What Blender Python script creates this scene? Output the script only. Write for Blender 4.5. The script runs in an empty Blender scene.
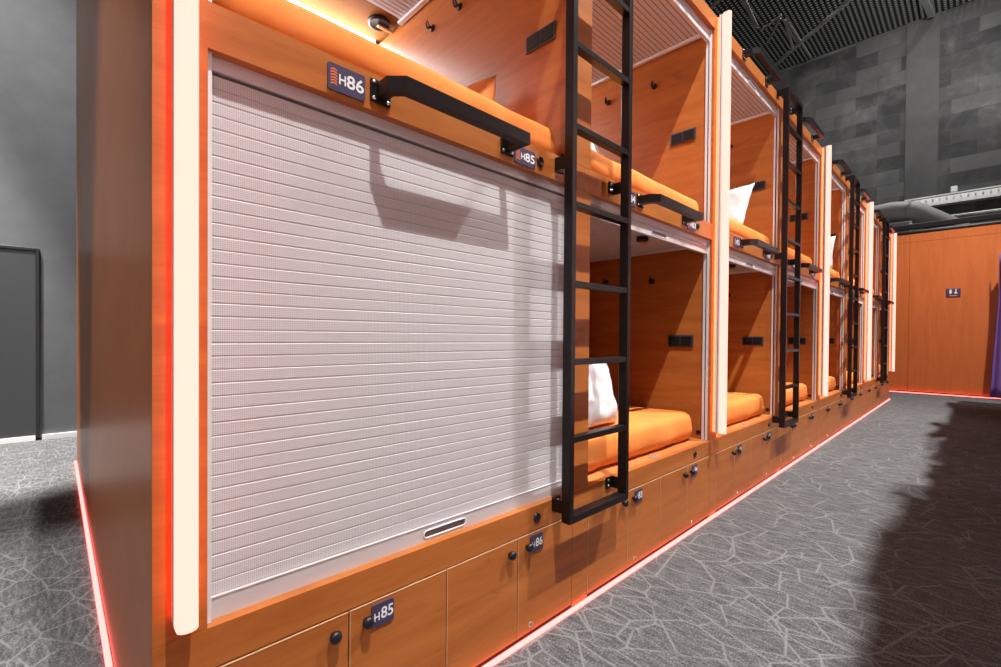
import bpy, bmesh, math, random
from mathutils import Vector, Matrix, noise

S = 1.18                      # one drawing unit in metres
PI = math.pi
C = bpy.context.scene.collection
random.seed(4)

# ------------------------------------------------------------------ materials
def nm(name):
    m = bpy.data.materials.new(name); m.use_nodes = True
    nt = m.node_tree; b = nt.nodes['Principled BSDF']
    return m, nt, b

def plain(name, col, rough=.5, metal=0, emit=None, estr=1, spec=None):
    m, nt, b = nm(name)
    b.inputs['Base Color'].default_value = (*col, 1)
    b.inputs['Roughness'].default_value = rough
    b.inputs['Metallic'].default_value = metal
    if spec is not None: b.inputs['Specular IOR Level'].default_value = spec
    if emit:
        b.inputs['Emission Color'].default_value = (*emit, 1)
        b.inputs['Emission Strength'].default_value = estr
    return m

def N(nt, typ, **kw):
    n = nt.nodes.new(typ)
    for k, v in kw.items(): setattr(n, k, v)
    return n

def L(nt, a, b): nt.links.new(a, b)

def math_node(nt, op, a, b=None, clamp=False):
    n = N(nt, 'ShaderNodeMath', operation=op, use_clamp=clamp)
    for i, v in enumerate((a, b)):
        if v is None: continue
        if isinstance(v, (int, float)): n.inputs[i].default_value = v
        else: L(nt, v, n.inputs[i])
    return n.outputs[0]

def pos_scaled(nt, sx, sy, sz):
    g = N(nt, 'ShaderNodeNewGeometry')
    mp = N(nt, 'ShaderNodeMapping'); mp.inputs['Scale'].default_value = (sx, sy, sz)
    L(nt, g.outputs['Position'], mp.inputs['Vector'])
    return mp.outputs['Vector']

def ramp(nt, fac, stops):
    r = N(nt, 'ShaderNodeValToRGB'); L(nt, fac, r.inputs['Fac'])
    e = r.color_ramp.elements
    while len(e) < len(stops): e.new(.5)
    for i, (p, c) in enumerate(stops): e[i].position = p; e[i].color = (*c, 1)
    return r.outputs['Color']

def noise_node(nt, vec, scale, detail=4, rough=.55, dist=0):
    n = N(nt, 'ShaderNodeTexNoise'); L(nt, vec, n.inputs['Vector'])
    n.inputs['Scale'].default_value = scale; n.inputs['Detail'].default_value = detail
    n.inputs['Roughness'].default_value = rough; n.inputs['Distortion'].default_value = dist
    return n.outputs['Fac']

def wood(name, dark, light, scale=(1.0, 1.0, 9.0), rough=.38, knots=True):
    m, nt, b = nm(name)
    v = pos_scaled(nt, *scale)
    f1 = noise_node(nt, v, 1.6, 5, .6, .7)
    f2 = noise_node(nt, pos_scaled(nt, *(s * 7 for s in scale)), 2.0, 3, .6)
    f = math_node(nt, 'ADD', math_node(nt, 'MULTIPLY', f1, .75), math_node(nt, 'MULTIPLY', f2, .25))
    col = ramp(nt, f, [(.36, dark), (.62, light)])
    if knots:
        k = noise_node(nt, pos_scaled(nt, scale[0] * 1.6, scale[1] * 1.6, scale[2] * .55), 3.2, 2, .5)
        kk = math_node(nt, 'MULTIPLY', math_node(nt, 'SUBTRACT', k, .68, True), 5, True)
        mx = N(nt, 'ShaderNodeMix', data_type='RGBA'); L(nt, kk, mx.inputs['Factor'])
        L(nt, col, mx.inputs['A']); mx.inputs['B'].default_value = (*[c * .6 for c in dark], 1)
        col = mx.outputs['Result']
    L(nt, col, b.inputs['Base Color'])
    b.inputs['Roughness'].default_value = rough
    b.inputs['Specular IOR Level'].default_value = .4
    return m

M = {}
M['wood'] = wood('cherry_wood', (.38, .108, .020), (.50, .160, .034))
M['wood_in'] = wood('pod_wood', (.35, .120, .050), (.44, .158, .070), rough=.33, knots=False)
M['wood_sill'] = wood('sill_wood', (.48, .170, .045), (.64, .25, .08), knots=False)
M['wood_end'] = wood('end_panel_wood', (.27, .076, .016), (.33, .096, .022), scale=(1, 1, 2), rough=.33, knots=False)
M['wood_roof'] = plain('roof_panel_wood', (.26, .10, .028), .75, spec=.1)
M['wood_in'].node_tree.nodes['Principled BSDF'].inputs['Specular IOR Level'].default_value = .85
M['wood_far'] = wood('partition_wood', (.56, .135, .028), (.66, .168, .040), scale=(5, 5, .6), rough=.45, knots=False)
M['wood_end'].node_tree.nodes['Principled BSDF'].inputs['Specular IOR Level'].default_value = .10
M['door_edge'] = plain('door_edge_band', (.80, .52, .30), .4)
M['gap'] = plain('dark_gap', (.02, .008, .004), .8)
M['alu'] = plain('brushed_aluminium', (.86, .86, .89), .38, .2)
M['alu_white'] = plain('pale_satin_metal', (.66, .60, .60), .45, .2)
M['black'] = plain('black_powder_coat', (.0085, .0055, .006), .34, spec=.35)
M['black_soft'] = plain('black_plastic', (.010, .010, .013), .36, spec=.45)
M['screw'] = plain('steel_screw', (.75, .75, .75), .25, .9)
M['purple'] = plain('indigo_plate', (.052, .040, .098), .45)
M['white_paint'] = plain('white_lettering', (.85, .85, .85), .5)
M['orange_paint'] = plain('orange_chevron', (.80, .20, .05), .5)
M['duct'] = plain('grey_duct', (.30, .30, .30), .6)
M['truss'] = plain('grey_truss', (.30, .31, .30), .6)
M['tray'] = plain('galvanised_tray', (.85, .85, .85), .45, .1)
M['dark_pipe'] = plain('dark_pipe', (.022, .018, .018), .5)
M['roof'] = plain('roof_underside', (.16, .17, .145), .9)
M['mesh_wire'] = plain('dark_mesh_wire', (.008, .008, .008), .7)
M['tube_glow'] = plain('glowing_tube', (.04, .03, .03), .6, 0, (2.4, .81, .66), 1.0, spec=.1)
M['red_glow'] = plain('red_led_strip', (.05, .02, .02), .4, 0, (5.5, .72, .65), 1.0)
M['far_tube'] = plain('opposite_tube', (.04, .03, .03), .6, 0, (15.5, 14.8, 15.0), 1.0, spec=.1)
M['white_glow'] = plain('white_led_strip', (.8, .8, .8), .4, 0, (1.0, .97, 1.0), 19.0)
M['halo'] = plain('red_halo_strip', (.05, .02, .02), .5, 0, (8.5, .66, .22), 1.0)
M['led_body'] = plain('led_channel', (.6, .6, .6), .4, .5)
M['curtain'] = plain('purple_curtain', (.19, .10, .38), .85)
M['bamboo'] = plain('pale_bamboo', (.62, .33, .12), .5)

def fabric(name, dark, light, scale=40, rough=.85, bump=.15):
    m, nt, b = nm(name)
    f = noise_node(nt, pos_scaled(nt, 1, 1, 1), 3.2, 4, .6)
    L(nt, ramp(nt, f, [(.35, dark), (.65, light)]), b.inputs['Base Color'])
    f2 = noise_node(nt, pos_scaled(nt, 1, 1, 1), scale, 2, .5)
    bp = N(nt, 'ShaderNodeBump'); bp.inputs['Strength'].default_value = bump; bp.inputs['Distance'].default_value = .01
    L(nt, f2, bp.inputs['Height']); L(nt, bp.outputs['Normal'], b.inputs['Normal'])
    b.inputs['Roughness'].default_value = rough
    b.inputs['Specular IOR Level'].default_value = .2
    return m
M['sheet'] = fabric('orange_sheet', (.80, .235, .045), (.90, .305, .075), 14)
M['linen'] = fabric('white_linen', (.74, .72, .73), (.82, .80, .81), 18)
M['linen_or'] = fabric('orange_linen', (.74, .25, .075), (.82, .31, .10), 18)

def shutter_mat(name, base, dotc):
    m, nt, b = nm(name)
    tc = N(nt, 'ShaderNodeTexCoord'); sp = N(nt, 'ShaderNodeSeparateXYZ')
    L(nt, tc.outputs['Object'], sp.inputs[0])
    p = .0078 * S
    zz = math_node(nt, 'SUBTRACT', sp.outputs['Z'], sp.outputs['Y'])
    a = math_node(nt, 'SINE', math_node(nt, 'MULTIPLY', math_node(nt, 'ADD', sp.outputs['X'], zz), 2 * PI / p))
    c = math_node(nt, 'SINE', math_node(nt, 'MULTIPLY', math_node(nt, 'SUBTRACT', sp.outputs['X'], zz), 2 * PI / p))
    f = math_node(nt, 'MULTIPLY', math_node(nt, 'SUBTRACT', math_node(nt, 'MULTIPLY', a, c), .25), 3, True)
    mx = N(nt, 'ShaderNodeMix', data_type='RGBA'); L(nt, f, mx.inputs['Factor'])
    mx.inputs['A'].default_value = (*base, 1); mx.inputs['B'].default_value = (*dotc, 1)
    L(nt, mx.outputs['Result'], b.inputs['Base Color'])
    b.inputs['Roughness'].default_value = .42
    b.inputs['Specular IOR Level'].default_value = .4
    return m
M['shutter'] = shutter_mat('perforated_slat', (.645, .625, .64), (.37, .34, .35))
M['shutter_dark'] = plain('slat_groove', (.40, .34, .35), .6)
M['groove_deep'] = plain('open_slat_groove', (.13, .075, .075), .7)
M['plate_grey'] = plain('satin_steel_plate', (.34, .33, .33), .4, .4)
M['slot'] = plain('grip_slot', (.16, .13, .14), .5)
M['pale_edge'] = plain('lamp_housing', (.80, .76, .76), .45)
M['socket_rim'] = plain('graphite_rim', (.10, .10, .11), .3, .5)
M['bar'] = plain('shutter_bar_metal', (.63, .605, .62), .40, .15)

def carpet_mat():
    m, nt, b = nm('grey_line_carpet')
    g = pos_scaled(nt, 1, 1, 1)
    streak = noise_node(nt, pos_scaled(nt, 60, 11, 1), 1.0, 3, .7)
    fine = noise_node(nt, pos_scaled(nt, 1, 1, 1), 130, 2, .7)
    heather = math_node(nt, 'ADD', math_node(nt, 'MULTIPLY', streak, .45), math_node(nt, 'MULTIPLY', fine, .55))
    base = ramp(nt, heather, [(.34, (.034, .034, .035)), (.50, (.098, .098, .099)), (.66, (.22, .22, .22))])
    lines = None
    for sc, w, off in ((4.7, .034, 0.0), (3.8, .028, 3.7), (6.0, .038, 8.1)):
        mp = N(nt, 'ShaderNodeMapping'); mp.inputs['Location'].default_value = (off, off * .7, 0)
        mp.inputs['Rotation'].default_value = (0, 0, off)
        mp.inputs['Scale'].default_value = (1.15, .85, 1)
        L(nt, g, mp.inputs['Vector'])
        v = N(nt, 'ShaderNodeTexVoronoi', voronoi_dimensions='2D', feature='DISTANCE_TO_EDGE')
        v.inputs['Scale'].default_value = sc; L(nt, mp.outputs['Vector'], v.inputs['Vector'])
        ln = math_node(nt, 'SUBTRACT', 1.0, math_node(nt, 'MULTIPLY', v.outputs['Distance'], 1 / w), True)
        brk = noise_node(nt, mp.outputs['Vector'], 2.1 + off * .1, 1, .5)
        ln = math_node(nt, 'MULTIPLY', ln, math_node(nt, 'MULTIPLY', math_node(nt, 'SUBTRACT', brk, .42, True), 9, True))
        lines = ln if lines is None else math_node(nt, 'MAXIMUM', lines, ln)
    lf = math_node(nt, 'MULTIPLY', lines, math_node(nt, 'ADD', math_node(nt, 'MULTIPLY', fine, .8), .34), True)
    mx = N(nt, 'ShaderNodeMix', data_type='RGBA'); L(nt, lf, mx.inputs['Factor'])
    L(nt, base, mx.inputs['A']); mx.inputs['B'].default_value = (.245, .245, .243, 1)
    L(nt, mx.outputs['Result'], b.inputs['Base Color'])
    bp = N(nt, 'ShaderNodeBump'); bp.inputs['Strength'].default_value = .35; bp.inputs['Distance'].default_value = .004
    L(nt, heather, bp.inputs['Height']); L(nt, bp.outputs['Normal'], b.inputs['Normal'])
    b.inputs['Roughness'].default_value = .95; b.inputs['Specular IOR Level'].default_value = .1
    return m
M['carpet'] = carpet_mat()

def brick_mat():
    m, nt, b = nm('dark_painted_block')
    g = N(nt, 'ShaderNodeNewGeometry'); sp = N(nt, 'ShaderNodeSeparateXYZ'); L(nt, g.outputs['Position'], sp.inputs[0])
    cb = N(nt, 'ShaderNodeCombineXYZ'); L(nt, sp.outputs['Y'], cb.inputs['X']); L(nt, sp.outputs['Z'], cb.inputs['Y'])
    br = N(nt, 'ShaderNodeTexBrick'); L(nt, cb.outputs[0], br.inputs['Vector'])
    br.inputs['Scale'].default_value = 1.0
    br.inputs['Brick Width'].default_value = .95 * S; br.inputs['Row Height'].default_value = .365 * S
    br.inputs['Mortar Size'].default_value = .010; br.inputs['Bias'].default_value = -.1
    br.inputs['Color1'].default_value = (.012, .012, .013, 1); br.inputs['Color2'].default_value = (.16, .16, .162, 1)
    br.inputs['Mortar'].default_value = (.055, .055, .055, 1)
    n = noise_node(nt, g.outputs['Position'], 1.1, 8, .68, .4)
    mx = N(nt, 'ShaderNodeMix', data_type='RGBA'); mx.inputs['Factor'].default_value = .5
    L(nt, br.outputs['Color'], mx.inputs['A'])
    L(nt, ramp(nt, n, [(.34, (.018, .018, .018)), (.50, (.055, .055, .056)), (.62, (.12, .12, .12)), (.72, (.26, .26, .26))]), mx.inputs['B'])
    L(nt, mx.outputs['Result'], b.inputs['Base Color'])
    b.inputs['Roughness'].default_value = .75
    return m
M['brick'] = brick_mat()

def grey_wall(name, a, c, sc):
    m, nt, b = nm(name)
    n = noise_node(nt, pos_scaled(nt, *sc), 1.2, 4, .6)
    L(nt, ramp(nt, n, [(.3, a), (.7, c)]), b.inputs['Base Color'])
    b.inputs['Roughness'].default_value = .7
    return m
M['wall'] = grey_wall('charcoal_wall', (.105, .108, .112), (.128, .131, .135), (4, 4, 4))
M['render'] = grey_wall('dark_render', (.055, .055, .056), (.085, .085, .086), (1, 1, 1))
M['door'] = plain('charcoal_door', (.046, .047, .050), .55)
M['door_frame'] = plain('black_door_frame', (.014, .014, .015), .5)
M['skirting'] = plain('white_skirting', (.80, .80, .80), .5)

# ------------------------------------------------------------------ mesh helper
class MB:
    def __init__(self): self.bm = bmesh.new(); self.mats = []
    def mi(self, m):
        if m not in self.mats: self.mats.append(m)
        return self.mats.index(m)
    def box(self, x0, x1, y0, y1, z0, z1, m='wood', bev=0, seg=1):
        i = self.mi(m); bm = self.bm
        vs = [bm.verts.new((x, y, z)) for x in (x0, x1) for y in (y0, y1) for z in (z0, z1)]
        fs = [bm.faces.new([vs[k] for k in q]) for q in
              ((0, 1, 3, 2), (4, 6, 7, 5), (0, 4, 5, 1), (2, 3, 7, 6), (0, 2, 6, 4), (1, 5, 7, 3))]
        for f in fs: f.material_index = i
        if bev:
            es = list({e for f in fs for e in f.edges})
            r = bmesh.ops.bevel(bm, geom=es, offset=bev, segments=seg, affect='EDGES', profile=.5)
            for f in r['faces']: f.material_index = i
        return self
    def prism(self, pts, axis, a, b, m):
        """polygon pts in the plane across axis, drawn out from a to b"""
        i = self.mi(m); bm = self.bm
        def P(p, t): return {'x': (t, p[0], p[1]), 'y': (p[0], t, p[1]), 'z': (p[0], p[1], t)}[axis]
        A = [bm.verts.new(P(p, a)) for p in pts]; B = [bm.verts.new(P(p, b)) for p in pts]
        fs = []
        n = len(pts)
        for k in range(n): fs.append(bm.faces.new((A[k], A[(k + 1) % n], B[(k + 1) % n], B[k])))
        fs.append(bm.faces.new(A[::-1])); fs.append(bm.faces.new(B))
        for f in fs: f.material_index = i
        return self
    def lathe(self, prof, o, axis, m, n=20, smooth=True):
        """prof = [(r, t)] turned about the axis direction through o"""
        i = self.mi(m); bm = self.bm
        q = Vector((0, 0, 1)).rotation_difference(Vector(axis)); o = Vector(o)
        rings = []
        for r, t in prof:
            if r < 1e-6: rings.append([bm.verts.new(o + q @ Vector((0, 0, t)))])
            else: rings.append([bm.verts.new(o + q @ Vector((r * math.cos(2 * PI * k / n), r * math.sin(2 * PI * k / n), t))) for k in range(n)])
        for a, b in zip(rings, rings[1:]):
            for k in range(n):
                j = (k + 1) % n
                if len(a) == 1 and len(b) == 1: continue
                if len(a) == 1: f = bm.faces.new((a[0], b[k], b[j]))
                elif len(b) == 1: f = bm.faces.new((a[k], b[0], a[j]))
                else: f = bm.faces.new((a[k], b[k], b[j], a[j]))
                f.material_index = i; f.smooth = smooth
        return self
    def tube(self, pts, r, m, n=10, square=False, up=(0, 0, 1)):
        i = self.mi(m); bm = self.bm
        pts = [Vector(p) for p in pts]; rings = []
        N_ = len(pts); prev = None
        for k, p in enumerate(pts):
            d = (pts[min(k + 1, N_ - 1)] - pts[max(k - 1, 0)]).normalized()
            if prev is None:
                u = Vector(up); u = (u - d * u.dot(d))
                if u.length < 1e-4: u = Vector((1, 0, 0)) - d * d.x
                u.normalize()
            else:
                u = (prev - d * prev.dot(d)).normalized()
            prev = u; w = d.cross(u)
            st = PI / 4 if square else 0
            rr = r(k / (N_ - 1)) if callable(r) else r
            rings.append([bm.verts.new(p + (u * math.cos(st + 2 * PI * j / n) + w * math.sin(st + 2 * PI * j / n)) * rr) for j in range(n)])
        for a, b in zip(rings, rings[1:]):
            for j in range(n):
                f = bm.faces.new((a[j], a[(j + 1) % n], b[(j + 1) % n], b[j])); f.material_index = i; f.smooth = not square
        for rg in (rings[0][::-1], rings[-1]):
            f = bm.faces.new(rg); f.material_index = i
        return self
    def poly(self, verts, faces, m, smooth=False):
        i = self.mi(m)
        vs = [self.bm.verts.new(v) for v in verts]
        for f in faces:
            try: q = self.bm.faces.new([vs[k] for k in f])
            except ValueError: continue
            q.material_index = i; q.smooth = smooth
        return self
    def build(self, name, parent=None, loc=None):
        bm = self.bm
        bmesh.ops.recalc_face_normals(bm, faces=bm.faces[:])
        me = bpy.data.meshes.new(name); bm.to_mesh(me); bm.free()
        for m in self.mats: me.materials.append(M[m])
        o = bpy.data.objects.new(name, me); C.objects.link(o)
        if parent: o.parent = parent
        if loc: o.location = loc
        return o

def tag(o, label, cat, group=None):
    o['label'] = label; o['category'] = cat
    if group: o['group'] = group
    return o
def struct(o): o['kind'] = 'structure'; return o
def thing(name, loc, label, cat, group=None):
    o = bpy.data.objects.new(name, None); C.objects.link(o); o.location = loc
    o.empty_display_size = .1
    return tag(o, label, cat, group)
kids = lambda o: [c for c in C.objects if c.parent == o]
def copy_tree(o, parent=None):
    c = o.copy(); C.objects.link(c)
    if parent: c.parent = parent
    for ch in KIDS.get(o.name, []): 
        k = copy_tree(ch, c)
    return c
KIDS = {}
def index_kids():
    KIDS.clear()
    for o in C.objects:
        if o.parent: KIDS.setdefault(o.parent.name, []).append(o)

# lettering: Blender's own font turned into mesh
_txt = {}
def glyphs(body, size, bold=.018):
    key = (body, size)
    if key not in _txt:
        cu = bpy.data.curves.new('lettering', 'FONT'); cu.body = body; cu.size = size
        cu.offset = bold * size; cu.resolution_u = 3
        ob = bpy.data.objects.new('lettering', cu); C.objects.link(ob)
        bpy.context.view_layer.update()
        me = bpy.data.meshes.new_from_object(ob.evaluated_get(bpy.context.evaluated_depsgraph_get()))
        v = [tuple(p.co) for p in me.vertices]; f = [tuple(p.vertices) for p in me.polygons]
        bpy.data.objects.remove(ob); bpy.data.curves.remove(cu); bpy.data.meshes.remove(me)
        x0 = min(p[0] for p in v); x1 = max(p[0] for p in v)
        y0 = min(p[1] for p in v); y1 = max(p[1] for p in v)
        _txt[key] = ([(p[0] - x0, p[1] - y0) for p in v], f, x1 - x0, y1 - y0)
    return _txt[key]

def put_text(mb, body, x, z, h, y, m='white_paint', width=None):
    """text standing on z, left edge x, height h, on the face at y (seen from -Y)"""
    v, f, w, hh = glyphs(body, 1.0)
    s = h / hh; sx = s if width is None else width / w
    mb.poly([(x + a * sx, y, z + b * s) for a, b in v], f, m)
    return w * sx

# ------------------------------------------------------------------ the modular row
X0, P, WALL = .122, 2.43, .084
WM, OPEN = .094, 1.126
COLS = (WALL, WALL + OPEN + WM)                # opening starts, local
Z_SILL, Z_B0, Z_B1, Z_T0, Z_T1 = .406, 1.492, 1.578, 2.625, 2.70
DEPTH = 1.42

def number_plate(name, num, parent, x, z, w, h, chev=False, y=-.004):
    mb = MB()
    r = .006; pts = []
    for cx, cz, a0 in ((x + w - r, z + h - r, 0), (x + r, z + h - r, 90), (x + r, z + r, 180), (x + w - r, z + r, 270)):
        for k in range(4):
            a = math.radians(a0 + 30 * k); pts.append((cx + r * math.cos(a), cz + r * math.sin(a)))
    mb.prism(pts, 'y', y, 0.0, 'purple')
    yy = y - .0006
    if chev:
        cw = w * .17
        for k in range(6):
            zc = z + h * (.20 + .105 * k); xa = x + w * .07; t = h * .055; d = h * .05
            mb.poly([(xa, yy, zc), (xa + cw / 2, yy, zc + d), (xa + cw, yy, zc), (xa + cw, yy, zc + t), (xa + cw / 2, yy, zc + d + t), (xa, yy, zc + t)],
                    [(0, 1, 4, 5), (1, 2, 3, 4)], 'orange_paint')
        xt = x + w * .29
        wH = put_text(mb, 'H', xt, z + h * .30, h * .38, yy, width=w * .18)
        put_text(mb, num, xt + w * .20, z + h * .26, h * .52, yy, width=w * .47)
    else:
        put_text(mb, 'H', x + w * .10, z + h * .28, h * .36, yy, width=w * .24)
        put_text(mb, num, x + w * .40, z + h * .28, h * .52, yy, width=w * .56)
    return mb.build(name, parent)

def knob(parent, x, z):
    mb = MB()
    mb.lathe([(0, 0), (.006, 0), (.006, .006), (.0105, .008), (.0135, .012), (.0142, .016), (.0125, .021), (.007, .0245), (0, .025)], (x, 0, z), (0, -1, 0), 'black_soft', 18)
    return mb.build('knob', parent)

def make_lockers(nums, E0=0):
    t = thing('locker_cabinet', (X0, 0, 0), '', 'cabinet', 'low locker cabinets along the bunk row')
    mb = MB()
    mb.box(E0, P, .020, .60, .001, Z_SILL - .018, 'gap')                         # dark inside behind the doors
    for a, b in ((0, WALL - .001), (WALL + OPEN + .001, WALL + OPEN + WM - .001)):
        mb.box(a + .0008 + (E0 if a == 0 else 0), b, 0 if not (E0 and a == 0) else .0042, .0195, -.016, .3235, 'wood')
        if E0 and a == 0: mb.box(.0003, b, 0, .004, -.016, .3235, 'wood')
    mb.box(E0, P, .003, .0195, -.016, .0, 'gap')
    mb.build('carcass', t)
    mb = MB()
    for c in (0, 1):
        xl = .0003 if c == 0 and E0 else .0008 if c == 0 else COLS[0] + OPEN + .001; xr = COLS[0] + OPEN if c == 0 else P - .0008
        if E0 and c == 0: mb.prism([(xl, 0), (xr, 0), (xr, .0195), (E0 + .0008, .0195), (E0 + .0008, .004), (xl, .004)], 'z', .3265, Z_SILL - .0005, 'wood')
        else: mb.box(xl, xr, 0, .0195, .3265, Z_SILL - .0005, 'wood', .0012)
    mb.build('fascia', t)
    MB().box(E0, P, .0198, DEPTH, Z_SILL - .018, Z_SILL, 'wood_sill').build('sill_board', t)
    w = OPEN / 4
    for c in (0, 1):
        for k in range(4):
            a = COLS[c] + k * w + .0015; b = a + w - .003
            mb = MB(); mb.box(a, b, -.0002, .018, .0015, .3225, 'wood')
            e = .0022
            mb.box(a, b, -.0012, .0005, .3225 - e, .3227, 'door_edge'); mb.box(a, a + e * .6, -.0008, .0005, .0015, .3225, 'door_edge')
            d = mb.build('locker_door', t)
            knob(d, b - .0365 if k % 2 == 0 else a + .0395, .2855)
            if k % 2:
                number_plate('number_plate', nums[c * 2 + k // 2], d, a + .0545, .2575, .060, .0545)
                mb = MB(); mb.lathe([(.0085, 0), (.0085, .003), (.006, .004), (.0055, .0015), (0, .0015)], (a + .06, -.0002, .024), (0, -1, 0), 'screw', 14)
                mb.build('lock_ring', d)
        mb = MB(); mb.lathe([(.0155, 0), (.0155, .004), (.0125, .0055), (.012, .003), (0, .003)], (COLS[c] + OPEN - .192, 0, .3655), (0, -1, 0), 'black_soft', 20)
        mb.build('cable_grommet', t)
        if E0 and c == 0: continue
        mb = MB(); mb.box(COLS[c] + .545, COLS[c] + .615, .028, .050, Z_SILL, Z_SILL + .0025, 'plate_grey', .001)
        mb.lathe([(0, 0), (.005, 0), (.004, .002), (0, .0022)], (COLS[c] + .56, .039, Z_SILL + .0025), (0, 0, 1), 'screw', 8)
        mb.lathe([(0, 0), (.005, 0), (.004, .002), (0, .0022)], (COLS[c] + .60, .039, Z_SILL + .0025), (0, 0, 1), 'screw', 8)
        mb.build('latch_plate', t)
    return t

def guard_rail(parent, x, z):
    """square-tube rail: plate, arm out, chamfered corner, bar along, arm back, plate"""
    mb = MB(); h = .017; wd = .013
    path = [(x, 0.0), (x, -.046), (x + .026, -.072), (x + .427, -.072), (x + .427, 0.0)]
    L_, R_ = [], []
    for k, p in enumerate(path):
        p = Vector(p)
        d0 = (p - Vector(path[k - 1])).normalized() if k else None
        d1 = (Vector(path[k + 1]) - p).normalized() if k < len(path) - 1 else None
        a = d0 or d1; b = d1 or d0
        n0 = Vector((-a.y, a.x)); n1 = Vector((-b.y, b.x)); n = (n0 + n1).normalized()
        s = wd / max(.35, n.dot(n0))
        L_.append(p + n * s); R_.append(p - n * s)
    vs, fs = [], []
    for l, r in zip(L_, R_):
        vs += [(l.x, l.y, z - h), (l.x, l.y, z + h), (r.x, r.y, z + h), (r.x, r.y, z - h)]
    for k in range(len(path) - 1):
        o = 4 * k
        for j in range(4): fs.append((o + j, o + (j + 1) % 4, o + 4 + (j + 1) % 4, o + 4 + j))
    e = 4 * (len(path) - 1)
    fs += [(0, 3, 2, 1), (e, e + 1, e + 2, e + 3)]
    mb.poly(vs, fs, 'black')
    r = mb.build('guard_rail', parent)
    for xx in (x, x + .427):
        pm = MB(); pm.box(xx - .027, xx + .027, -.006, 0, z - .027, z + .027, 'black', .002)
        for sx in (-1, 1):
            for sz in (-1, 1):
                pm.lathe([(0, 0), (.0055, 0), (.0045, .003), (0, .0035)], (xx + sx * .019, -.006, z + sz * .019), (0, -1, 0), 'screw', 8)
        pm.build('mounting_plate', r)
    return r

def slat_profile(u0, u1, pitch, depth=.0009, groove=.0013):
    """(u along, v out) polyline of flat slats with grooves between"""
    pts = []; n = max(1, round((u1 - u0) / pitch)); p = (u1 - u0) / n
    for k in range(n):
        a = u0 + k * p
        pts += [(a + groove, 0), (a + groove + .0015, -depth), (a + p - .0015, -depth), (a + p, 0)]
    return [(u0, 0)] + pts

def roller_shutter(parent, c, zb, zt, closed):
    x0 = COLS[c]; x1 = x0 + OPEN
    hb = zt - .032; bar_h = .043
    cur = MB()
    i = cur.mi('shutter'); g = cur.mi('shutter_dark' if closed else 'groove_deep')
    def strip(pts):                          # pts = [(y, z)]
        a = [cur.bm.verts.new((x0 + .009, y, z)) for y, z in pts]
        b = [cur.bm.verts.new((x1 - .009, y, z)) for y, z in pts]
        for k in range(len(pts) - 1):
            f = cur.bm.faces.new((a[k], b[k], b[k + 1], a[k + 1]))
            f.material_index = g if (k % 4) == 0 else i
    if closed:
        strip([(.030 + v, z) for z, v in slat_profile(zb + .0005 + bar_h, hb - .006, .0258)])
    else:
        zc = zt - .022
        strip([(y, zc + v) for y, v in slat_profile(.055, 1.12, .0258, .002, .0034)])
    sh = cur.build('roller_shutter', parent)
    for xa in (x0 + .0002, x1 - .0092):
        mb = MB(); mb.box(xa, xa + .009, .014, .024, zb, zt, 'alu'); mb.box(xa, xa + .009, .031, .042, zb, zt, 'alu')
        mb.box(xa + (.0 if xa == x0 + .0002 else .006), xa + (.003 if xa == x0 + .0002 else .009), .024, .031, zb, zt, 'gap')
        mb.build('side_channel', sh)
        mb = MB(); xi = xa + .0092 if xa < x0 + .5 else xa - .0222
        mb.box(xi, xi + .022, .050, 1.14, zt - .040, zt - .026, 'pale_edge'); mb.box(xi, xi + .022, .05, 1.14, zt - .012, zt - .006, 'alu_white')
        mb.build('ceiling_rail', sh)
    mb = MB(); mb.box(x0 + .0095, x1 - .0095, .024, .046, hb, zt - .0005, 'bar', .002); mb.build('shutter_header', sh)
    if closed: b0 = zb + .0005
    else: b0 = hb - .004 - bar_h
    mb = MB(); xh = x0 + .575 - .07
    y0 = .0225
    # bar with a recess for the grip, built as a frame round the slot
    hx0, hx1, hz0, hz1 = xh, xh + .142, b0 + .010, b0 + .029
    mb.box(x0 + .0095, hx0, y0, y0 + .018, b0, b0 + bar_h, 'bar'); mb.box(hx1, x1 - .0095, y0, y0 + .018, b0, b0 + bar_h, 'bar')
    mb.box(hx0, hx1, y0, y0 + .018, b0, hz0, 'bar'); mb.box(hx0, hx1, y0, y0 + .018, hz1, b0 + bar_h, 'bar')
    mb.box(hx0, hx1, y0 + .007, y0 + .018, hz0, hz1, 'slot')
    hc = (hz0 + hz1) / 2; hr = (hz1 - hz0) / 2; loop = []
    for cxx, a0 in ((hx1 - hr * .9, -90), (hx0 + hr * .9, 90)):
        for q in range(9): a = math.radians(a0 + 22.5 * q); loop.append((cxx + hr * math.cos(a) * 1.1, y0 - .0005, hc + hr * math.sin(a) * 1.05))
    loop.append(loop[0]); mb.tube(loop, .0021, 'pale_edge', 6, up=(0, 1, 0))
    mb.box(x0 + .0095, x1 - .0095, y0 - .0012, y0 + .004, b0 + bar_h - .0022, b0 + bar_h + .0003, 'alu_white')
    bar = mb.build('bottom_bar', sh)
    return sh

def outlet(parent, x, y0, y1, z, ang=0):
    mb = MB(); h = .033; t = .008
    mb.box(x - t, x, y0, y1, z - h, z + h, 'socket_rim', .002)
    ym = (y0 + y1) / 2
    for a, b in ((y0 + .008, ym - .003), (ym + .003, y1 - .008)):
        mb.box(x - t - .003, x - t + .001, a, b, z - h + .008, z + h - .008, 'black_soft', .0015)
    return mb.build('double_socket', parent)

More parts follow.
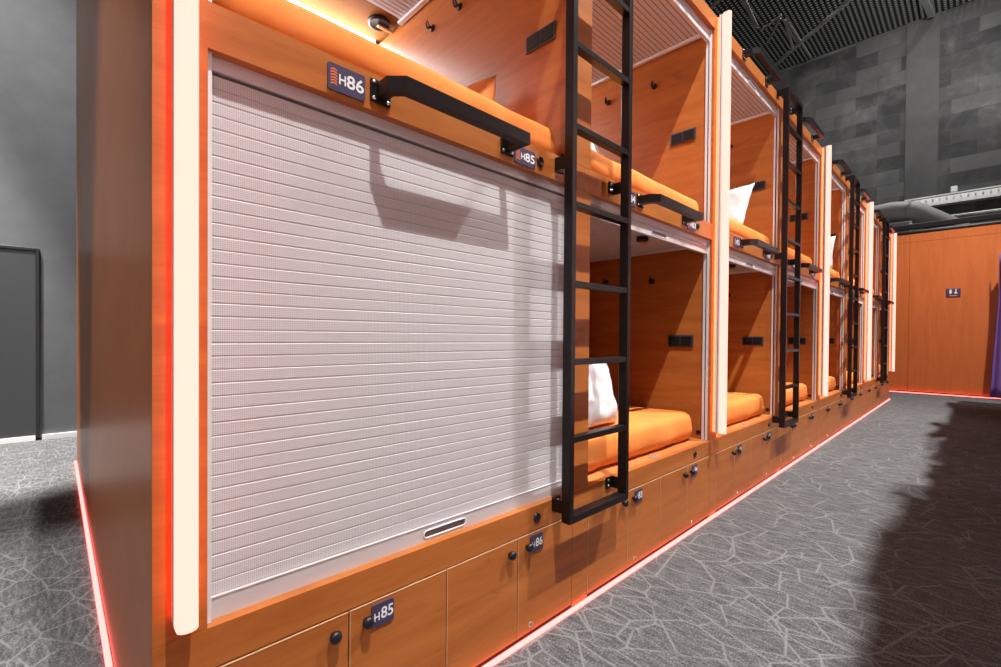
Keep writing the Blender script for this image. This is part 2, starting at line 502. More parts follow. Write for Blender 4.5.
def wall_hook(parent, x, y, z):
    mb = MB()
    mb.lathe([(0, 0), (.017, 0), (.017, .004), (.006, .006), (.005, .022), (0, .022)], (x, y, z), (-1, 0, 0), 'black_soft', 14)
    mb.tube([(x - .02, y, z + .004), (x - .024, y, z - .012), (x - .032, y, z - .014), (x - .038, y, z - .004), (x - .038, y, z + .010)], .0048, 'black_soft', 8)
    mb.tube([(x - .02, y, z), (x - .026, y, z + .014), (x - .036, y, z + .022)], .0042, 'black_soft', 8)
    return mb.build('wall_hook', parent)

def ceiling_lamp(parent, x, y, z, r):
    mb = MB()
    mb.lathe([(0, 0), (r * .96, 0), (r, .006), (r, .016), (r * .88, .021), (r * .8, .018), (0, .018)], (x, y, z), (0, 0, -1), 'black_soft', 28)
    l = mb.build('reading_lamp', parent)
    mb = MB(); mb.box(x - r * .15, x + r * 1.3, y - .012, y + .012, z - .032, z - .021, 'bamboo', .003); mb.build('lamp_bar', l)

def make_bunk(nums, states, end=False, E0=0):
    t = thing('capsule_bunk', (X0, 0, Z_SILL), '', 'bunk bed', 'four-berth capsule bunk units of the row')
    off = Vector((0, 0, -Z_SILL))
    # every part is drawn in module coordinates and shifted down to the thing's base
    def fin(o): o.location = off; return o
    def beam(xa, xb, z0, z1):
        mb = MB()
        if E0 and xa < .01: mb.prism([(xa, 0), (xb, 0), (xb, .024), (E0 + .0004, .024), (E0 + .0004, .004), (xa, .004)], 'z', z0, z1, 'wood')
        else: mb.box(xa, xb, 0, .024, z0, z1, 'wood', .001)
        return mb
    def post(a, z0, z1):
        e = E0 if a == 0 else 0; wd = WM if a else WALL
        mb = MB()
        if e:
            mb.prism([(.0003, 0), (a + wd - .0004, 0), (a + wd - .0004, DEPTH), (e + .0003, DEPTH), (e + .0003, .004), (.0003, .004)], 'z', z0, z1, 'wood')
        else: mb.box(a + .0004, a + wd - .0004, 0, DEPTH, z0, z1, 'wood', .001)
        return mb
    for a in (0, WALL + OPEN):
        fin(post(a, Z_SILL + .0005, Z_B0 - .0005).build('partition_panel', t))
        fin(post(a, Z_B1 + .0005, Z_T0 - .0005).build('partition_panel', t))
    for c in (0, 1):
        xa = .0004 if c == 0 else COLS[0] + OPEN + .055; xb = COLS[0] + OPEN + .054 if c == 0 else P - .0004
        fin(beam(xa, xb, Z_B0, Z_B1).build('front_beam', t))
        fin(beam(xa, xb, Z_T0, Z_T1).build('top_beam', t))
    fin(MB().box(.0004 + E0, P - .0004, .0245, DEPTH, Z_B0 + .006, Z_B1 - .002, 'wood_in').build('upper_bed_base', t))
    fin(MB().box(.0004 + E0, P - .0004, .0245, DEPTH, Z_T0 + .018, Z_T1, 'wood_roof').build('roof_panel', t))
    fin(MB().box(.0004 + E0, P - .0004, DEPTH + .0005, DEPTH + .018, Z_SILL, Z_T1, 'wood_in').build('back_panel', t))
    for c in (0, 1):
        xr = COLS[c] + OPEN
        for lv, (z0, zt) in enumerate(((Z_SILL, Z_B0), (Z_B1 - .002, Z_T0 + .018))):
            zb = z0 if lv == 0 else Z_B1
            fin(roller_shutter(t, c, zb + .0004, (Z_B0 + .005) if lv == 0 else Z_T0 + .017, states[c][lv]))
            if states[c][lv]: continue
            fin(outlet(t, xr, .095, .240, (.945 if lv == 0 else 2.095)))
            for yy, zz in ((.345, 0), (.66, .018), (.87, .02)):
                fin(wall_hook(t, xr, yy, (1.296 if lv == 0 else 2.446) + zz))
            mb = MB(); mb.lathe([(0, 0), (.013, 0), (.013, .003), (.010, .004), (0, .004)], (xr, .062, zb + .036), (-1, 0, 0), 'black_soft', 16)
            fin(mb.build('cap', t)).name = 'cable_cap'
            if lv: fin_l = ceiling_lamp(t, COLS[c] + 1.045, 1.245, Z_T0 + .018, .058)
            else: ceiling_lamp(t, COLS[c] + .715, .185, Z_B0 - .022, .030)
            for ch in C.objects:
                if ch.parent == t and ch.name.startswith('reading_lamp'): ch.location = off
            if lv:
                mb = MB(); mb.box(COLS[c] + .03, COLS[c] + OPEN - .012, DEPTH - .016, DEPTH - .0005, 2.50, 2.642, 'led_body')
                mb.box(COLS[c] + .036, COLS[c] + OPEN - .018, DEPTH - .018, DEPTH - .015, 2.505, 2.641, 'white_glow')
                fin(mb.build('led_bar', t))
        # front of the beams: rails, number plates, grommet
        fin(guard_rail(t, COLS[c] + .354, 1.538)); fin(guard_rail(t, COLS[c] + .357, 2.672))
        fin(number_plate('number_plate', nums[2 * c], t, COLS[c] + .225, 1.502, .089, .059, True))
        fin(number_plate('number_plate', nums[2 * c + 1], t, COLS[c] + .812, 1.499, .096, .052, True))
        mb = MB(); mb.lathe([(.0155, 0), (.0155, .005), (.012, .007), (.011, .004), (0, .004)], (COLS[c] + .934, 0, 1.532), (0, -1, 0), 'black_soft', 20)
        fin(mb.build('cable_grommet', t))
    if end:
        fin(MB().box(P + .0004, P + WALL, 0, DEPTH, -.016, Z_T1, 'wood', .001).build('partition_panel', t))
    return t

index_kids()
NUM = [('86', '85', '84', '83'), ('82', '81', '80', '79'), ('78', '77', '76', '75'), ('74', '73', '72', '71')]
LOCK = [('85', '86', '83', '84'), ('81', '82', '79', '80'), ('77', '78', '75', '76'), ('73', '74', '71', '72')]
BL = ['capsule bunk unit with the closed grey shutter, at the near end of the row',
      'second capsule bunk unit of the row, between the second and third light tubes',
      'third capsule bunk unit of the row, between the third and fourth light tubes',
      'last capsule bunk unit of the row, beside the plain orange partition']
LL = ['low wooden lockers under the closed grey shutter, plates H85 and H86 on doors',
      'low wooden lockers under the second bunk unit, between the first and second black ladders and beyond',
      'low wooden lockers at the foot of the third black ladder',
      'low wooden lockers at the far end of the row, nearest the orange partition']
LL[1] = 'low wooden lockers at the foot of the second black ladder'
bunks, lockers = [], []
OPN = ((False, False), (False, False))
for k in range(4):
    if k == 0:
        b = make_bunk(NUM[0], ((True, False), (False, False)), E0=.0125)
        l = make_lockers(LOCK[0], .0125)
    elif k in (1, 3):
        b = make_bunk(NUM[k], OPN, end=(k == 3)); b.location.x = X0 + P * k
        l = make_lockers(LOCK[k]); l.location.x = X0 + P * k
    else:
        b = make_bunk(NUM[k], OPN); b.location.x = X0 + P * k
        l = make_lockers(LOCK[k]); l.location.x = X0 + P * k
    b['label'] = BL[k]; l['label'] = LL[k]
    bunks.append(b); lockers.append(l)

# end panel of the whole block
ep = MB(); xe = X0
ep.box(xe, xe + .012, .0045, 2.115, .002, 2.70, 'wood_end'); ep.box(xe, xe + .012, 2.118, 3.775, .002, 3.62, 'wood_end')
ep.box(xe + .0125, .60, 3.757, 3.775, .002, 3.62, 'wood_end'); ep.box(xe + .0125, .60, 2.118, 2.136, 2.70, 3.62, 'wood_end'); ep.box(xe + .0125, .60, 2.136, 3.757, 3.60, 3.62, 'wood_end')
ep.box(xe + .0125, xe + .03, 1.45, 3.757, 2.68, 2.70, 'wood_end'); ep.box(xe + .002, xe + .010, .01, 3.77, -.018, .0015, 'gap')
tag(ep.build('end_panel'), 'tall glossy brown wooden panel closing the near end of the bunk row', 'panel')

# ladders
def make_ladder():
    t = thing('ladder', (X0 + 1.0935, 0, .340), '', 'ladder', 'black bunk ladders along the row')
    yb, yf = -.041, -.077; w = .368; top = 2.705 - .340
    for x in (0, w - .023):
        MB().box(x, x + .023, yf, yb, 0, top, 'black', .002).build('side_rail', t)
    for z in (.615, .875, 1.135, 1.398, 1.655, 1.925, 2.19, 2.445):
        MB().box(.0232, w - .0232, yf + .002, yb - .004, z - .340 - .008, z - .340 + .013, 'black', .0015).build('rung', t)
    for z in (.0, top - .024):
        MB().box(.0232, w - .0232, yf, yb, z, z + .026, 'black', .0015).build('cross_bar', t)
    for z in (.028, 1.518 - .340, 2.655 - .340):
        for x, d in ((0, 1), (w, -1)):
            mb = MB(); xa = x if d > 0 else x - .006
            mb.box(xa, xa + .006, yb - .004, -.0005, z + .002, z + .046, 'black')
            xf = x if d > 0 else x - .042
            mb.box(xf, xf + .042, -.0055, -.0005, z + .002, z + .046, 'black')
            for q in (.013, .035):
                mb.lathe([(0, 0), (.005, 0), (.004, .003), (0, .0035)], (xf + (.026 if d > 0 else .012), -.0055, z + q), (0, -1, 0), 'screw', 8)
            mb.build('bracket', t)
    return t
lad = make_ladder(); index_kids(); ladders = [lad]
for k in range(1, 4):
    c = copy_tree(lad); c.location.x = lad.location.x + P * k; ladders.append(c)
for o, s in zip(ladders, ('black metal ladder beside the closed grey shutter, nearest in the row',
                          'second black metal ladder in the row, after the second glowing light tube',
                          'third black metal ladder in the row, after the third glowing light tube',
                          'farthest black metal ladder, close to the orange partition')): o['label'] = s

# vertical light tubes
def make_tube():
    t = thing('light_tube', (X0 + .0425, 0, .4475), '', 'light', 'tall glowing light tubes on the bunk posts')
    mb = MB(); mb.box(-.016, .0165, -.034, -.0125, 0, 2.255, 'pale_edge', .001); mb.box(-.009, .0095, -.0125, -.0005, .004, 2.25, 'halo')
    mb.box(-.0164, -.0158, -.0255, -.023, 0, 2.255, 'socket_rim')
    mb.build('aluminium_profile', t)
    pts = [(-.016, -.0345)] + [(.0002 + .0162 * math.sin(a), -.055 - .014 * math.cos(a)) for a in [math.radians(-78 + 13 * k) for k in range(13)]] + [(.0165, -.0345)]
    mb = MB(); mb.prism(pts, 'z', .0, 2.258, 'tube_glow'); mb.build('diffuser', t)
    return t
tb = make_tube(); index_kids(); tubes = [tb]
for k in range(1, 5):
    c = copy_tree(tb); c.location.x = tb.location.x + P * k; tubes.append(c)
for o, s in zip(tubes, ('tall glowing light tube on the corner post, left of the closed shutter',
                        'second glowing light tube, between the first and second bunk units',
                        'third glowing light tube, between the second and third bunk units',
                        'fourth glowing light tube, between the third and last bunk units',
                        'farthest glowing light tube, at the edge of the orange partition')): o['label'] = s

# LED strips on the floor
def strip(name, x0, x1, y0, y1, label):
    mb = MB(); mb.box(x0, x1, y0, y1, -.0195, -.010, 'red_glow'); return tag(mb.build(name), label, 'led strip', 'red led strips along the floor')
strip('led_strip', X0 - .002, X0 + 4 * P + WALL, -.0135, -.0012, 'glowing red strip on the floor along the foot of the lockers')
strip('led_strip', .1060, .1205, -.0005, 3.775, 'glowing red strip on the floor along the brown end panel')
strip('led_strip', 11.468, 11.494, -1.32, 1.4, 'glowing red strip on the floor along the foot of the orange partition')

# ------------------------------------------------------------------ bedding
def mattress_mesh(w, d, h, seed, amp=1.0):
    nx, ny = 26, 30
    bm = bmesh.new()
    def corner(u, v):
        # plan: rounded rectangle
        return u, v
    layers = []
    prof = [(.030, 0.0), (.006, .02), (.0, .06), (.004, h - .035), (.014, h - .014), (.035, h - .003), (.07, h)]
    per = []
    R = .07
    for cx, cy, a0 in ((w - R, d - R, 0), (R, d - R, 90), (R, R, 180), (w - R, R, 270)):
        for k in range(9): a = math.radians(a0 + 90 * k / 8); per.append((cx, cy, math.cos(a), math.sin(a)))
    full = []
    n = len(per)
    for k in range(n):
        full.append(per[k]); a = per[k]; b = per[(k + 1) % n]
        pa = Vector((a[0] + R * a[2], a[1] + R * a[3])); pb = Vector((b[0] + R * b[2], b[1] + R * b[3]))
        if (pb - pa).length > .2:
            m = 16
            for j in range(1, m):
                q = pa.lerp(pb, j / m); full.append((q.x - R * a[2], q.y - R * a[3], a[2], a[3]))
    rings = []
    for ins, z in prof:
        ring = []
        for cx, cy, ux, uy in full:
            r = R - ins
            x, y = cx + r * ux, cy + r * uy
            q = Vector((x * 5.5 + seed, y * 5.5, z * 8)); nz = noise.noise(q); n2 = noise.noise(q * 2.7)
            k = amp * (.010 * nz + .005 * n2) * (1 if z < h - .01 else .6)
            zz = z + (.006 * amp * nz if z > .02 else .006 + .010 * noise.noise(Vector((x * 9 + seed, y * 9, 0))))
            ring.append(bm.verts.new((x + ux * k, y + uy * k, max(0.001, zz))))
        rings.append(ring)
    for a, b in zip(rings, rings[1:]):
        for k in range(len(full)):
            j = (k + 1) % len(full); bm.faces.new((a[k], a[j], b[j], b[k]))
    # crowned top
    inner = rings[-1]; c = Vector((w / 2, d / 2))
    for s in (.8, .55, .3):
        ring = []
        for v in inner:
            x, y = c.x + (v.co.x - c.x) * s, c.y + (v.co.y - c.y) * s
            ring.append((x, y))
        nr = [bm.verts.new((x, y, h + .014 * (1 - s) + .006 * noise.noise(Vector((x * 6 + seed, y * 6, 2))))) for x, y in ring]
        p = rings[-1]
        for k in range(len(nr)):
            j = (k + 1) % len(nr); bm.faces.new((p[k], p[j], nr[j], nr[k]))
        rings.append(nr)
    bm.faces.new(rings[-1]); bm.faces.new(rings[0][::-1])
    for f in bm.faces: f.smooth = True
    bmesh.ops.recalc_face_normals(bm, faces=bm.faces[:])
    me = bpy.data.meshes.new('mattress'); bm.to_mesh(me); bm.free(); me.materials.append(M['sheet'])
    return me
MATS = [mattress_mesh(1.075, 1.34, .152, 3.1), mattress_mesh(1.075, 1.34, .150, 17.3)]
MATU = [mattress_mesh(1.085, 1.34, .129, 8.8, .45), mattress_mesh(1.085, 1.34, .129, 29.4, .45)]
ordn = ('first', 'second', 'third', 'fourth', 'fifth', 'sixth', 'seventh', 'last')
for k in range(4):
    for c in (0, 1):
        for lv in (0, 1):
            if k == 0 and c == 0 and lv == 0: continue
            me = (MATU if lv else MATS)[(k + c) % 2]
            o = bpy.data.objects.new('mattress', me); C.objects.link(o)
            o.location = (X0 + P * k + COLS[c] + .02, .062 if lv == 0 else .040, Z_SILL + .0005 if lv == 0 else Z_B1 - .0015)
            col = k * 2 + c
            lab = {(0, 1): 'orange-sheeted mattress in the upper berth above the closed grey shutter',
                   (1, 1): 'orange-sheeted mattress in the upper berth right of the nearest ladder',
                   (1, 0): 'orange-sheeted mattress in the lower berth right of the nearest ladder',
                   (2, 1): 'orange-sheeted mattress in the upper berth right of the second light tube',
                   (2, 0): 'orange-sheeted mattress in the lower berth right of the second light tube',
                   (3, 1): 'orange-sheeted mattress in the upper berth seen through the second ladder',
                   (3, 0): 'orange-sheeted mattress in the lower berth seen through the second ladder',
                   (4, 1): 'orange-sheeted mattress in the upper berth right of the third light tube',
                   (4, 0): 'orange-sheeted mattress in the lower berth right of the third light tube',
                   (5, 1): 'orange-sheeted mattress in the upper berth behind the third ladder',
                   (5, 0): 'orange-sheeted mattress in the lower berth behind the third ladder',
                   (6, 1): 'orange-sheeted mattress in the upper berth right of the fourth light tube',
                   (6, 0): 'orange-sheeted mattress in the lower berth right of the fourth light tube',
                   (7, 1): 'orange-sheeted mattress in the upper berth behind the farthest ladder',
                   (7, 0): 'orange-sheeted mattress in the lower berth behind the farthest ladder'}[(col, lv)]
            tag(o, lab, 'mattress', 'orange mattresses in the berths')

def pillow(w, h, t, mat, seed, loc, rot, label):
    bm = bmesh.new(); n = 22
    def val(u, v, s):
        e = (1 - abs(u) ** 3.2) * (1 - abs(v) ** 3.2)
        pinch = 1 - .10 * (1 - abs(u)) * abs(v) ** 4 * 1.0
        x = u * w / 2 * (1 - .07 * (1 - v * v)**1 * abs(u) ** 6) ; y = v * h / 2 * (1 - .07 * (1 - u * u) * abs(v) ** 6)
        q = Vector((u * 2.2 + seed, v * 2.2, s)); k = noise.noise(q) * .22 + noise.noise(q * 3.1) * .10
        r = abs(noise.noise(Vector((u * 5 + seed, v * 2.0 + u * 2, s * 2))))
        return Vector((x, y, s * t / 2 * max(0, e) ** .55 * (1 + k - .25 * r)))
    sides = []
    for s in (1, -1):
        g = [[bm.verts.new(val(-1 + 2 * i / n, -1 + 2 * j / n, s)) for j in range(n + 1)] for i in range(n + 1)]
        for i in range(n):
            for j in range(n): bm.faces.new((g[i][j], g[i + 1][j], g[i + 1][j + 1], g[i][j + 1]))
        sides.append(g)
    bmesh.ops.remove_doubles(bm, verts=bm.verts[:], dist=1e-5)
    for f in bm.faces: f.smooth = True
    bmesh.ops.recalc_face_normals(bm, faces=bm.faces[:])
    me = bpy.data.meshes.new('pillow'); bm.to_mesh(me); bm.free(); me.materials.append(M[mat])
    o = bpy.data.objects.new('pillow', me); C.objects.link(o); o.location = loc; o.rotation_euler = [math.radians(a) for a in rot]
    return tag(o, label, 'pillow', 'pillows on the berths')
zl = Z_SILL + .168; zu = Z_B1 + .144
def stand(o, base, along, lean, spin=0):
    """pillow on its long edge: base = middle of the bottom edge, along = its direction on the bed, lean = (dx, dy) of the top edge"""
    a = Vector((*along, 0)).normalized(); u = Vector((*lean, 1)).normalized(); u = (u - a * u.dot(a)).normalized()
    nrm = a.cross(u); sp = math.radians(spin)
    a2 = a * math.cos(sp) + u * math.sin(sp); u2 = u * math.cos(sp) - a * math.sin(sp)
    m = Matrix((a2, u2, nrm)).transposed(); w, h, t = o['size']; del o['size']
    o.rotation_euler = m.to_euler()
    pts = [m @ v.co for v in o.data.vertices]; low = min(p.z for p in pts)
    o.location = Vector(base) - Vector((0, 0, low))
    return o
def standing(w, h, t, mat, seed, base, along, lean, label, spin=0):
    o = pillow(w, h, t, mat, seed, (0, 0, 0), (0, 0, 0), label); o['size'] = (w, h, t)
    return stand(o, base, along, lean, spin)
standing(.42, .31, .12, 'linen', 1.0, (1.69, .19, zl - .012), (1, .10), (-.18, .22), 'white pillow standing on the lower mattress right of the nearest ladder')
standing(.42, .28, .11, 'linen', 5.0, (1.98, .40, zu), (1, .30), (.05, .20), 'white pillow on the upper mattress right of the nearest ladder')
standing(.36, .27, .12, 'linen_or', 9.0, (1.215, .50, zu), (-.06, 1), (.16, 0), 'orange pillow on the upper mattress above the closed grey shutter')
standing(.46, .33, .12, 'linen', 13.0, (3.47, .31, zu), (.32, 1), (.38, -.05), 'white pillow propped in the upper berth right of the second light tube')
standing(.42, .36, .12, 'linen', 21.0, (6.03, .28, zu), (.16, 1), (.20, 0), 'white pillow propped in the upper berth right of the third light tube')

# ------------------------------------------------------------------ the hall
struct(MB().box(-8, 16.2, -9, 5.12, -.14, -.02, 'carpet').build('floor'))
struct(MB().box(-8, 16.2, 5.0, 5.2, 0, 11.6, 'wall').build('wall_back'))
mb = MB(); mb.box(16.0, 16.2, -9, 5.0, 0, 9.2, 'brick'); mb.box(15.97, 16.0, -.255, .374, 0, 9.2, 'render')
struct(mb.build('wall_far'))
mb = MB(); mb.box(-8, -.127, 4.975, 4.999, -.019, .026, 'skirting'); mb.box(-.085, 4, 4.975, 4.999, -.019, .026, 'skirting'); struct(mb.build('baseboard_back'))
d = struct(MB().box(-.90, -.122, 4.985, 4.999, .006, 1.712, 'door', .002).build('door_1'))
mb = MB(); mb.box(-.122, -.0985, 4.978, 4.9995, 0, 1.738, 'door_frame', .002); mb.box(-.95, -.122, 4.978, 4.9995, 1.712, 1.738, 'door_frame', .002); mb.box(-.95, -.90, 4.978, 4.9995, 0, 1.712, 'door_frame', .002)
mb.build('door_frame', d)

mb = MB()                                    # wire mesh ceiling
p = .105
y = -4.0
while y < 4.99: mb.box(6, 16, y, y + .048, 9.20, 9.212, 'mesh_wire'); y += p
x = 6.0
while x < 16: mb.box(x, x + .060, -4.0, 4.99, 9.212, 9.224, 'mesh_wire'); x += p
struct(mb.build('ceiling'))
struct(MB().box(-8, 22, -9, 5.2, 11.6, 11.75, 'roof').build('roof'))
struct(MB().box(21.8, 22, -9, 5.2, 9.2, 11.6, 'roof').build('wall_gable'))

bars = [((13.0, 3.41), (14.69, 3.56), .09), ((15.15, 1.39), (17.09, 3.75), .085), ((14.87, 3.51), (14.59, 2.90), .05), ((15.62, 3.54), (14.69, 2.97), .06),
        ((14.88, 2.90), (16.48, 3.09), .06), ((15.04, 2.86), (17.48, 2.82), .05), ((13.01, 4.29), (12.67, 3.84), .09), ((17.52, .0), (16.0, .13), .13)]
labs = ['pale roof strut above the second light tube, ending at the mesh ceiling', 'long pale diagonal roof strut crossing the mesh ceiling',
        'short pale roof strut leaning left of the long diagonal one', 'short pale roof strut just below its twin left of the long diagonal',
        'thin pale roof strut meeting the long diagonal strut from the left', 'thin pale roof strut crossing the foot of the long diagonal strut',
        'pale roof strut peeking above the top beam by the second light tube', 'stubby pale roof strut meeting the top of the block wall']
for (a, b, r), s in zip(bars, labs):
    f = (9.12 - .958) / (10 - .958); q = [(p[0] * f, (p[1] + 1) * f - 1, 9.12) for p in (a, b)]
    mb = MB(); mb.tube([(min(x, 15.97), y, z) for x, y, z in q], r * .62, 'truss', 4, True)
    tag(mb.build('roof_strut'), s, 'roof strut', 'pale struts under the mesh ceiling')

# orange partition at the far end
mb = MB(); yj = -.104
mb.box(11.5, 11.56, -.102, 1.5, .010, 2.783, 'wood_far', .001); mb.box(11.5, 11.56, -2.6, -.106, .010, 2.783, 'wood_far', .001)
mb.box(11.5, 11.56, -.102, 1.5, 2.787, 2.935, 'wood_far', .001); mb.box(11.5, 11.56, -2.6, -.106, 2.787, 2.935, 'wood_far', .001)
mb.box(11.505, 11.56, -2.6, 1.5, 0, 2.93, 'gap')
struct(mb.build('wall_partition'))
# restroom sign
sg = MB(); xs = 11.4995
sg.box(xs - .006, xs, -.787, -.601, 1.732, 1.884, 'purple', .002)
def disc(cy, cz, r):
    sg.poly([(xs - .0075, cy + r * math.cos(2 * PI * k / 14), cz + r * math.sin(2 * PI * k / 14)) for k in range(14)], [tuple(range(14))], 'white_paint')
for cy, up in ((-.660, False), (-.728, True)):
    disc(cy, 1.862, .0125)
    if up: sg.poly([(xs - .0075, cy - .024, 1.795), (xs - .0075, cy + .024, 1.795), (xs - .0075, cy, 1.850)], [(0, 1, 2)], 'white_paint')
    else: sg.poly([(xs - .0075, cy - .022, 1.848), (xs - .0075, cy + .022, 1.848), (xs - .0075, cy + .012, 1.800), (xs - .0075, cy, 1.788), (xs - .0075, cy - .012, 1.800)], [(0, 1, 2, 3, 4)], 'white_paint')
sg.box(xs - .0078, xs - .005, -.742, -.648, 1.752, 1.770, 'orange_paint')
tag(sg.build('restroom_sign'), 'small indigo restroom sign with two white figures on the orange partition', 'sign')

# curtain by the far right
mb = MB(); nx, nz = 26, 14; v = []; f = []
for j in range(nz + 1):
    t_ = j / nz; z = .012 + 2.4 * t_
    wl = -1.155 - .085 * min(1, t_ * 1.45); 
    for i in range(nx + 1):
        u = i / nx; yy = wl - u * (.55 - .25 * t_)
        v.append((11.25 + .035 * math.sin(u * 24 + t_), yy, z))
for j in range(nz):
    for i in range(nx): a = j * (nx + 1) + i; f.append((a, a + 1, a + nx + 2, a + nx + 1))
mb.poly(v, f, 'curtain', True)
cu = mb.build('curtain'); sm = cu.modifiers.new('thickness', 'SOLIDIFY'); sm.thickness = .012
tag(cu, 'purple curtain hanging at the right edge in front of the orange partition', 'curtain')

# services above the partition
mb = MB(); path = [(13, 3.2, 3.70), (13, .75, 3.70), (13, .30, 3.73), (13, .05, 3.70), (13, -.12, 3.61), (13, -.62, 3.22), (13, -1.0, 2.9), (13, -1.12, 2.6), (13, -1.15, 2.2), (13, -1.15, -.019)]
mb.tube(path, .205, 'duct', 18); du = mb.build('air_duct'); tag(du, 'fat grey round air duct bending down above the orange partition', 'duct')
mb = MB(); mb.lathe([(.212, -.02), (.222, -.015), (.222, .015), (.212, .02)], (13, .05, 3.70), (0, .93, .25), 'duct', 18); mb.build('duct_collar', du)
mb = MB(); mb.tube([(11.53, 1.5, 2.971), (11.53, -2.6, 2.971)], .0345, 'dark_pipe', 12); tag(mb.build('pipe'), 'lower dark pipe lying along the top edge of the orange partition', 'pipe')
mb = MB(); mb.box(11.9, 12.0, -3, 2.5, 3.11, 3.20, 'dark_pipe', .004); tag(mb.build('steel_beam'), 'dark steel beam running over the orange partition under the duct', 'beam')
q = 15.69 / 14
TZ = lambda z: 1.13 + (z - .958) * q
xt = 15.69; y1 = .34
mb = MB()
mb.box(xt, 15.968, -5, y1, TZ(3.80), TZ(3.815), 'tray'); mb.box(xt, xt + .014, -5, y1, TZ(3.815), TZ(3.87), 'tray'); mb.box(15.95, 15.968, -5, y1, TZ(3.815), TZ(4.02), 'tray')
k = -4.95
while k < y1 - .04: mb.box(xt, 15.95, k, k + .034, TZ(3.93), TZ(3.945), 'tray'); k += .125
mb.box(xt, xt + .014, -5, y1, TZ(3.99), TZ(4.015), 'tray')
ct = mb.build('cable_tray')
for yy in (-.6, -2.0, -3.6):
    MB().box(15.9685, 15.9998, yy, yy + .05, TZ(3.82), TZ(4.0), 'tray').build('wall_bracket', ct)
tag(ct, 'bright perforated cable tray along the block wall right of the duct', 'cable tray')
for z, xx, yv, lb in ((3.66, 14.0, -3.4, 'upper thin grey conduit under the bright cable tray'), (3.50, 14.0, -3.7, 'lower thin grey conduit under the bright cable tray')):
    mb = MB(); mb.tube([(xx, -.40, z), (xx, -4, z)], .03, 'tray', 8); mb.tube([(xx + (.0 if yv < -3.5 else .075), yv, z - .031), (xx + (.0 if yv < -3.5 else .075), yv, -.019)], .02, 'tray', 6); tag(mb.build('conduit'), lb, 'conduit', 'conduits under the cable tray')
mb = MB(); mb.box(12.4, 12.6, -.05, .35, 3.35, 3.37, 'tray'); mb.box(12.4, 12.6, -.12, .33, 3.28, 3.30, 'tray'); mb.box(12.48, 12.52, -.05, -.01, 3.16, 3.36, 'tray')
tag(mb.build('bracket_frame'), 'small pale metal bracket under the air duct bend', 'bracket')
mb = MB(); mb.box(15.88, 15.9995, -.62, -.50, 4.62, 4.76, 'skirting', .01); tag(mb.build('junction_box'), 'tiny white box on the block wall above the cable tray', 'box')

# the matching bunk row on the other side of the corridor, with its own light tubes
mb = MB(); yo = -1.345
mb.box(-6, 10.0, -3.2, yo, -.02, 2.60, 'wood')
for k in range(-2, 4):
    xa = X0 + P * k
    mb.box(xa + .025, xa + .06, yo, yo + .05, .44, 2.60, 'pale_edge'); mb.box(xa + .025, xa + .06, yo + .05, yo + .07, .44, 2.60, 'far_tube')
    shadow_block_tops = [2.66, 2.95, 2.78, 3.02, 2.70, 2.88, 2.74, 3.08, 2.82]  # uneven blocks added on top to give the row's floor shadow a jagged edge
    a = .07
    for q in range(9):
        wq = .14 + .20 * (((q * 7 + k * 5) % 9) / 8)
        if a + wq < P: mb.box(xa + a, xa + a + wq, yo - .04, yo - .002, 2.6, shadow_block_tops[(q * 2 + k * 4) % 9], 'wood')
        a += wq + .01
    for a in (1.09, 1.43): mb.box(xa + a, xa + a + .025, yo + .002, yo + .04, .4, 2.60, 'black')
struct(mb.build('opposite_row'))

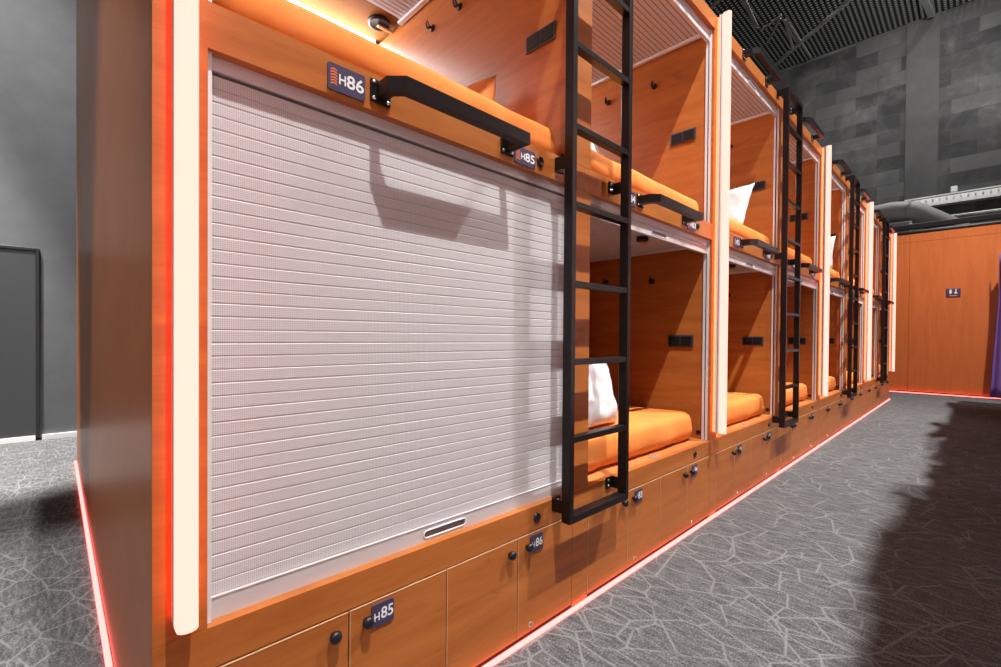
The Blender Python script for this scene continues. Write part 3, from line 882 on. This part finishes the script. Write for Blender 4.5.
# ------------------------------------------------------------------ lights
def spot(x, y, z, tx, ty, tz, power, angle, blend=.25, r=.05, col=(1, .985, .965), name='ceiling_spot_or_fill'):
    ld = bpy.data.lights.new(name, 'SPOT'); ld.energy = power; ld.spot_size = math.radians(angle); ld.spot_blend = blend
    ld.shadow_soft_size = r; ld.color = col
    o = bpy.data.objects.new(name, ld); C.objects.link(o); o.location = (x, y, z)
    o.rotation_euler = (Vector((tx, ty, tz)) - Vector((x, y, z))).to_track_quat('-Z', 'Y').to_euler()
    return o
KEY = 2250
for x in (.45, 4.7, 9.0):
    spot(x, -2.3, 7.2, x, -.2, 0, KEY, 76, .6, .06)
spot(-1.4, 4.0, 7.0, -.6, 4.3, 0, 7000, 26, .5, .1)
spot(-1.4, 1.0, 7.0, -.5, .8, 0, 2100, 26, .5, .1)
spot(-1.6, 2.6, 6.2, -.2, 5.0, 3.0, 1250, 40, 1, .1)
spot(11.5, -1, 8.2, 16, .5, 6.5, 650, 110, 1, .3)
spot(13.6, -.6, 8.8, 13.4, -.4, 3, 900, 50, .6, .1)  # added fill from above to brighten the duct and tray
spot(10.5, -1, 10.9, 16, 2.2, 10.9, 5200, 150, 1, .3)  # added fill above the mesh, brightens the roof underside behind it

w = bpy.data.worlds.new('hall_ambient'); bpy.context.scene.world = w; w.use_nodes = True
w.node_tree.nodes['Background'].inputs[0].default_value = (.95, .97, 1.0, 1)
w.node_tree.nodes['Background'].inputs[1].default_value = .41

# ------------------------------------------------------------------ camera
FW = Vector((.69528332, .71866052, -.01039981)); RT = Vector((.71873359, -.69524404, .00759952)); UP = Vector((.00176894, .01275851, .99991704))
cd = bpy.data.cameras.new('camera'); cam = bpy.data.objects.new('camera', cd); C.objects.link(cam)
mw = Matrix.Identity(4)
for r in range(3): mw[r][0], mw[r][1], mw[r][2] = RT[r], UP[r], -FW[r]
mw[0][3], mw[1][3], mw[2][3] = 0, -1.0, .958
cam.matrix_world = mw
cd.sensor_width = 36; cd.lens = 461 * 36 / 1001; cd.shift_y = 8.5 / 1001; cd.clip_start = .02; cd.clip_end = 200
bpy.context.scene.camera = cam

# ------------------------------------------------------------------ to metres
done = set()
for o in bpy.data.objects:
    o.location = o.location * S
    if o.type == 'MESH':
        if o.data.name not in done:
            done.add(o.data.name); o.data.transform(Matrix.Scale(S, 4))
        for md in o.modifiers:
            if md.type == 'SOLIDIFY': md.thickness *= S
    elif o.type == 'LIGHT':
        o.data.energy *= S * S; o.data.shadow_soft_size *= S

sc = bpy.context.scene
sc.view_settings.view_transform = 'Standard'; sc.view_settings.look = 'None'; sc.view_settings.gamma = 1; sc.view_settings.use_curve_mapping = False
sc.view_settings.exposure = .08
sc.cycles.max_bounces = 6
